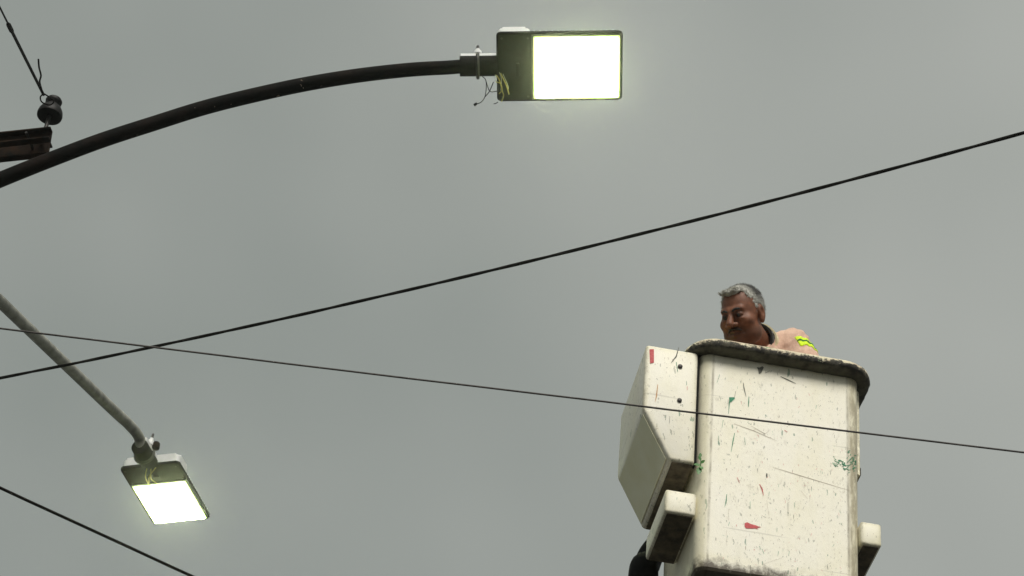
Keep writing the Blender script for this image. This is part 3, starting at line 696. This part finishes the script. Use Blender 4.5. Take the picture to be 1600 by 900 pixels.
def sd_body(P):
    d = sd_head(P)
    d = smin(d, scap(P, neck0, neck1, .056, .062), .02)
    t = scap(P, chest, belly, .135, .13); t = smin(t, scap(P, belly, hip, .13, .14), .05)
    t = smin(t, scap(P, shL, shR, .048, .048), .06); t = smin(t, scap(P, neck1, chest, .07, .12), .05)
    d = smin(d, t, .008)
    for s, e, w_ in ((shL, elL, wrL), (shR, elR, wrR)):
        d = smin(d, scap(P, s, e, .044, .040), .03); d = smin(d, scap(P, e, w_, .041, .028), .015)
        f = (w_ - e) / np.linalg.norm(w_ - e); side = np.cross(f, np.array((0, 0, 1))); side /= np.linalg.norm(side); up = np.cross(side, f)
        k = w_ + f * .07; hd = scap(P, w_ + f * .01, k, .026, .034)
        for i, (o_, l1, l2) in enumerate(((-.030, .035, .03), (-.010, .042, .035), (.010, .039, .033), (.030, .030, .026))):
            b0 = k + side * o_ * .9; b1 = b0 + f * l1; b2 = b1 + f * l2 * .5 - up * l2 * .85
            hd = smin(hd, np.minimum(scap(P, b0, b1, .0105, .0098), scap(P, b1, b2, .0098, .009)), .006)
        sgn_ = 1 if s is shL else -1
        hd = smin(hd, scap(P, w_ + f * .03 - side * .03 * sgn_, w_ + f * .075 - side * .062 * sgn_ - up * .02, .012, .010), .01)
        d = smin(d, hd, .01)
    for sx in (-1, 1):
        hp, kn, an = J(.085 * sx, .40, .84), J(.09 * sx, .37, .47), J(.10 * sx, .41, .11)
        d = smin(d, scap(P, hp, kn, .08, .055), .03); d = smin(d, scap(P, kn, an, .054, .038), .02)
    return d
xs = axis_pts(-.36, .36, HCn[0] - .13, HCn[0] + .13, .0032, .011); ys = axis_pts(-.42, .26, HCn[1] - .15, HCn[1] + .14, .0032, .011); zs = axis_pts(.02, HCn[2] + .16, HCn[2] - .15, HCn[2] + .15, .0032, .011)
F = np.empty((len(xs), len(ys), len(zs)), np.float32)
for a in range(0, len(xs), 24): F[a:a + 24] = sd_body(grid(xs[a:a + 24], ys, zs))
V, Q = snets(xs, ys, zs, F)
person = empty('person', FOOT); tag(person, 'grey-haired man in a tan shirt with neon sleeve band looking down over the bucket rim', 'person')
def skin():
    m = Mat('skin', .55, 0, .35); at = m.n('Attribute'); at.attribute_name = 'stubble_shade'
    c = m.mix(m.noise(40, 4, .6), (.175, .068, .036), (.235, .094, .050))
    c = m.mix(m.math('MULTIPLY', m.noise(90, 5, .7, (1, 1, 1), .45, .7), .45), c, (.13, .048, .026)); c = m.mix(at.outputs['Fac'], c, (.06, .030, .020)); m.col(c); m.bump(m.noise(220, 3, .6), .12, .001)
    m.b.inputs['Subsurface Weight'].default_value = .06; m.b.inputs['Subsurface Radius'].default_value = (.01, .004, .002); return m.m
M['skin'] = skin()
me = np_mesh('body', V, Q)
q = (V - HCn) @ HRn; axx = np.abs(q[:, 0])
st = np.exp(-((axx / .034) ** 4)) * np.exp(-(((q[:, 2] + .050) / .010) ** 4)) * (q[:, 1] < -.07) * .85         # shade under the nose painted into the skin
st = np.maximum(st, .5 * np.clip((-.042 - q[:, 2]) / .02, 0, 1) * (q[:, 1] < -.01) * (q[:, 2] > -.13))         # beard stubble, deepened by painted chin shade
st = np.maximum(st, .75 * (np.exp(-(((axx - .019) / .024) ** 4)) * np.exp(-(((q[:, 2] + .0665) / .006) ** 4)) * (axx < .024) * (q[:, 1] < -.07)))  # darkness of the open mouth painted along the groove
st = np.maximum(st, .85 * np.exp(-(((axx - .029) / .022) ** 2)) * np.exp(-(((q[:, 2] - .004) / .015) ** 2)) * (q[:, 1] < -.06))      # dark lids and bags, with eye-socket shade painted in
st = np.maximum(st, .25 * np.clip(vnoise(q.astype(np.float32), 70, 21) * .5, 0, 1)); at = me.attributes.new('stubble_shade', 'FLOAT', 'POINT'); at.data.foreach_set('value', st.astype(np.float32))
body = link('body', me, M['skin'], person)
# hair: cap following the skull, cut at the hairline
rs = np.random.RandomState(4)
hx = np.arange(HCn[0] - .13, HCn[0] + .13, .003); hy = np.arange(HCn[1] - .14, HCn[1] + .14, .003); hz = np.arange(HCn[2] - .1, HCn[2] + .16, .003)
P = grid(hx, hy, hz); Qh = (P - HCn) @ HRn; Ah = np.abs(Qh[..., 0])
d = sell(Qh, (0, .020, .036), (.0797, .1, .090)) + vnoise(Qh, 260, 1) * .0010 + vnoise(Qh, 90, 2) * .0008
d = smin(d, sell(Qh, (-.010, -.044, .099), (.040, .026, .010)) + vnoise(Qh, 200, 3) * .0016, .012)      # front tuft
line = .070 + .2 * np.clip(-.055 - Qh[..., 1], 0, 1) - np.clip(Qh[..., 1] + .035, 0, .05) * 1.6 - np.clip(Qh[..., 1] - .03, 0, .07) * 1.5 - .25 * np.clip(Ah - .05, 0, .03)
line = np.where(Qh[..., 1] < -.035, .084 - .25 * np.clip(Ah - .03, 0, .03) + .35 * np.exp(-((Ah - .042) / .014) ** 2) * .03, line) + vnoise(Qh, 160, 5) * .0010
cut = np.maximum(line - Qh[..., 2], -(Qh[..., 2] + .075))
side = np.maximum(-.018 - Qh[..., 1] + 0 * Ah, -.02 - Qh[..., 2])          # sideburn in front of the ear
keep = smax(d, np.minimum(cut, np.maximum(side, Ah * 0 - 1 + 2 * (Qh[..., 1] < -.018))), .004)
inner = sell(Qh, (0, .018, .034), (.0745, .0945, .0845)); keep = np.maximum(keep, -inner)
ear = sell(np.stack([Ah, Qh[..., 1], Qh[..., 2]], -1), (.085, .012, -.004), (.02, .026, .038)); keep = smax(keep, -ear, .004)
Vh, Fh = snets(hx, hy, hz, keep.astype(np.float32))
def hairmat():
    m = Mat('grey_hair', .55, 0, .4); at = m.n('Attribute'); at.attribute_name = 'dark'
    c = m.mix(m.noise(130, 4, .7, (1, 1, 1), .35, .68), (.64, .63, .57), (.40, .39, .35)); c = m.mix(at.outputs['Fac'], c, (.035, .033, .032)); m.col(c)
    m.bump(m.noise(260, 4, .7, (1, 1, .4), .2, .8), .8, .004); return m.m
M['hair'] = hairmat()
qv = (Vh - HCn) @ HRn; rs = np.random.RandomState(11)
outer = np.nonzero(sell(qv, (0, .020, .036), (.078, .098, .0875)) > 0)[0]; pick = rs.choice(outer, 9000)
nb = qv[pick] - np.array((0, .02, .03)); nb /= np.linalg.norm(nb, axis=1)[:, None]
comb = np.stack([np.sign(nb[:, 0]) * .25 + rs.randn(len(pick)) * .35, np.where(qv[pick, 1] < -.02, -.6, .5) + rs.randn(len(pick)) * .3, np.where(qv[pick, 2] < .07, -.7, 0.1) + rs.randn(len(pick)) * .25], 1)
dr = comb + nb * .45; dr /= np.linalg.norm(dr, axis=1)[:, None]; sdw = np.cross(dr, nb); sdw /= np.linalg.norm(sdw, axis=1)[:, None] + 1e-9
ln_ = (.007 + .006 * rs.rand(len(pick)) + .006 * (qv[pick, 1] < -.04))[:, None]
b0 = qv[pick] - nb * .002; tri = np.stack([b0 - sdw * .0008, b0 + sdw * .0008, b0 + dr * ln_], 1).reshape(-1, 3)
n0 = len(Vh); Vh = np.concatenate([Vh, tri @ HRn.T + HCn]); fl_ = Fh.tolist() + (n0 + np.arange(len(tri)).reshape(-1, 3)).tolist()
me = bpy.data.meshes.new('hair'); me.from_pydata(Vh.tolist(), [], fl_); me.update()
for p in me.polygons: p.use_smooth = True
qv = (Vh - HCn) @ HRn
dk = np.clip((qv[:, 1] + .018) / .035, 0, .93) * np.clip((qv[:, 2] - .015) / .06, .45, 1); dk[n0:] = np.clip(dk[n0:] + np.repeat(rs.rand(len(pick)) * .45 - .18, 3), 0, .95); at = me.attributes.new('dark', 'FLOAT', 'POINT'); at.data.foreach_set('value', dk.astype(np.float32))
link('hair', me, M['hair'], person, label='short grey hair, darker at the back')
def hpt(p): return Vector([float(v) for v in H(p)])
M['brow'] = simple('dark_brow_hair', (.012, .010, .009), (.04, .035, .03), 200, .8, 0, .3)
for sx in (-1, 1):
    link('eyebrow', tube_mesh('eyebrow', catmull([hpt((.010 * sx, -.095, .019)), hpt((.026 * sx, -.0915, .027)), hpt((.046 * sx, -.077, .022))], 4), [.002] + [.0046] * 6 + [.003, .0012], 8), M['brow'], body)
    link('eye', lathe_mesh('eye', [(.011 * math.sin(a), -.011 * math.cos(a)) for a in np.linspace(.02, 3.12, 12)], hpt((.031 * sx, -.0806, .0015)), HR @ Vector((0, -1, 0)), 16), M['brow'], body)
link('moustache_shade', tube_mesh('moustache_shade', catmull([hpt((-.031, -.084, -.060)), hpt((-.015, -.0955, -.052)), hpt((0, -.099, -.050)), hpt((.015, -.0955, -.052)), hpt((.031, -.084, -.060))], 4), [.0012] + [.0032] * 15 + [.0012], 8), M['brow'], body)  # dark strip standing in for the shade under the nose
# shirt: loose shell over torso and sleeves
def sleeves(P, inf):
    d = None
    for s, e, w0 in ((shL, elL, wrL), (shR, elR, wrR)):
        c = scap(P, s, e, .069 + inf, .058 + inf); c = smin(c, scap(P, e, e + (w0 - e) * .8, .054, .045), .02); d = c if d is None else np.minimum(d, c)
    return d
def sd_shirt(P):
    t = scap(P, chest, belly, .152, .15); t = smin(t, scap(P, shL, shR, .066, .066), .07); t = smin(t, scap(P, neck1 - (neck1 - chest) * .05, chest, .080, .13), .05)
    t = smin(t, scap(P, belly, hip, .15, .155), .04); t = smin(t, sleeves(P, 0), .03)
    fold = 1 - 2 * np.abs(np.sin((P @ np.array((78, 20, -44), np.float32)) + 1.6 * vnoise(P, 11, 8))); t = t + (fold * .0024 + vnoise(P, 20, 9) * .0010 + vnoise(P, 90, 12) * .0010)
    t = smax(t, -scap(P, neck0, neck1 - (neck1 - neck0) * .05, .070), .006)                  # neck opening
    return t
sx_ = np.arange(-.37, .37, .0062); sy_ = np.arange(-.42, .26, .0062); sz_ = np.arange(.70, float(neck1[2]) + .15, .0062)
P = grid(sx_, sy_, sz_); Vs, Fs = snets(sx_, sy_, sz_, sd_shirt(P))
def cloth(name, a, b): 
    m = Mat(name, .9, 0, .15); m.col(m.mix(m.noise(14, 5, .6), a, b)); m.bump(m.noise(30, 3, .6, (1.4, 1.4, .35), .3, .7, (0, R(30), 0)), .3, .008)
    m.b.inputs['Sheen Weight'].default_value = .15; return m.m
M['shirt'] = cloth('tan_shirt', (.56, .36, .27), (.68, .46, .35)); M['neon'] = cloth('neon_yellow_tape', (.62, .85, .02), (.66, .90, .04)); M['neongreen'] = cloth('green_stripe', (.03, .13, .04), (.05, .17, .06))
M['trouser'] = cloth('navy_trousers', (.02, .025, .04), (.03, .035, .055)); M['collar'] = cloth('black_collar', (.012, .011, .010), (.02, .018, .016)); M['cream'] = cloth('cream_trim', (.66, .58, .36), (.70, .62, .42))
shirt = link('shirt', np_mesh('shirt', Vs, Fs), M['shirt'], person)
# hi-vis band round each sleeve: shell of the sleeve between two planes
def band(s, e, t0, t1, inf, name, mat):
    u = (e - s) / np.linalg.norm(e - s); l = np.linalg.norm(e - s); c = s + (e - s) * (t0 + t1) / 2
    g = [np.arange(c[i] - .12, c[i] + .12, .004) for i in range(3)]; P = grid(*g)
    d = sd_shirt(P) - inf; h = (P - s) @ u; d = np.maximum(d, np.maximum(t0 * l - h, h - t1 * l)); d = np.maximum(d, -(sd_shirt(P) + .004)); d = np.maximum(d, scap(P, s, e + u * .05, .092)); d = np.maximum(d, -((P - s) @ (np.array(BR @ Vector((1, .25, 0)), np.float32) * (1 if s is shL else -1)) + .042))
    v, f = snets(*g, d.astype(np.float32)); link(name, np_mesh(name, v, f), mat, shirt)
for s, e in ((shL, elL), (shR, elR)):
    band(s, e, .27, .58, .0035, 'reflective_band', M['neon']); band(s, e, .40, .455, .0055, 'band_stripe', M['neongreen'])
# collar: dark stand collar with yellow piping and cream edge, open at the front
nd = Vector([float(v) for v in (neck0 - neck1)]).normalized(); n1 = Vector([float(v) for v in neck1])
fr = (HR @ Vector((0, -1, 0))); fr = (fr - nd * fr.dot(nd)).normalized(); sdv = nd.cross(fr)
def ringpath(rad, h, a0=25, a1=335, n=30): return [n1 + nd * h + (fr * math.cos(R(a)) + sdv * math.sin(R(a))) * rad for a in np.linspace(a0, a1, n)]
def collar(name, r0, r1, h0, h1, mat, a0=25, a1=335, th=.005):
    bm = bmesh.new(); A = ringpath(r0, h0, a0, a1); B = ringpath(r1, h1, a0, a1); C = ringpath(r1 + th, h1, a0, a1); D = ringpath(r0 + th, h0, a0, a1)
    rows = [[bm.verts.new(p) for p in q_] for q_ in (A, B, C, D)]
    for i in range(len(A) - 1):
        for a, b in ((0, 1), (1, 2), (2, 3), (3, 0)): bm.faces.new((rows[a][i], rows[a][i + 1], rows[b][i + 1], rows[b][i]))
    for i in (0, -1): bm.faces.new([rows[k][i] for k in range(4)])
    me = from_bm(bm, name); auto_smooth(me, 50); return link(name, me, mat, shirt)
collar('collar', .076, .071, .010, .062, M['collar'], 30, 330, .008); collar('collar_trim', .088, .084, .004, .040, M['cream'], 30, 330, .007)
for a_ in (60, 285): collar('collar_piping', .0865, .0815, .042, .056, M['neon'], a_, a_ + 20)
# trousers and boots (inside the bucket)
def sd_trs(P):
    t = scap(P, belly, hip, .135, .150)
    for sx in (-1, 1):
        hp, kn, an = J(.085 * sx, .40, .84), J(.09 * sx, .37, .47), J(.10 * sx, .41, .13); t = smin(t, scap(P, hp, kn, .095, .07), .03); t = smin(t, scap(P, kn, an, .07, .065), .02)
    return np.maximum(t, P[..., 2] - .92)
g = [np.arange(-.26, .26, .012), np.arange(-.24, .24, .012), np.arange(.04, 1.0, .012)]; v, f = snets(*g, sd_trs(grid(*g)).astype(np.float32)); link('trousers', np_mesh('trousers', v, f), M['trouser'], person)
for sx in (-1, 1):
    def sdb(P): return np.maximum(smin(scap(P, J(.10 * sx, .43, .05), J(.11 * sx, .26, .045), .045, .04), scap(P, J(.10 * sx, .42, .06), J(.10 * sx, .41, .16), .05, .048), .02), -(P[..., 2] - .003))
    c = J(.10 * sx, .36, .08); g = [np.arange(c[0] - .12, c[0] + .12, .008), np.arange(c[1] - .18, c[1] + .18, .008), np.arange(-.02, .24, .008)]
    v, f = snets(*g, sdb(grid(*g)).astype(np.float32)); link('boot', np_mesh('boot', v, f), M['black_rubber'], person)

# ------------------------------------------------------------------ scattering air added for the bloom round the lamps
bm = bmesh.new(); add_box(bm, (-165, -165, -1), (165, 165, 15.5))
hz_ = bpy.data.materials.new('bloom_scatter'); hz_.use_nodes = True; hn = hz_.node_tree; hn.nodes.clear()
ho = hn.nodes.new('ShaderNodeOutputMaterial'); hv = hn.nodes.new('ShaderNodeVolumePrincipled'); hn.links.new(hv.outputs[0], ho.inputs['Volume'])
hv.inputs['Color'].default_value = (.93, .95, .92, 1); hv.inputs['Density'].default_value = .0014; hv.inputs['Anisotropy'].default_value = .98
tag(link('bloom_haze', from_bm(bm, 'bloom_haze'), hz_), 'thin pale scattering air added for the lamp bloom', kind='stuff')
SC.cycles.volume_bounces = 0
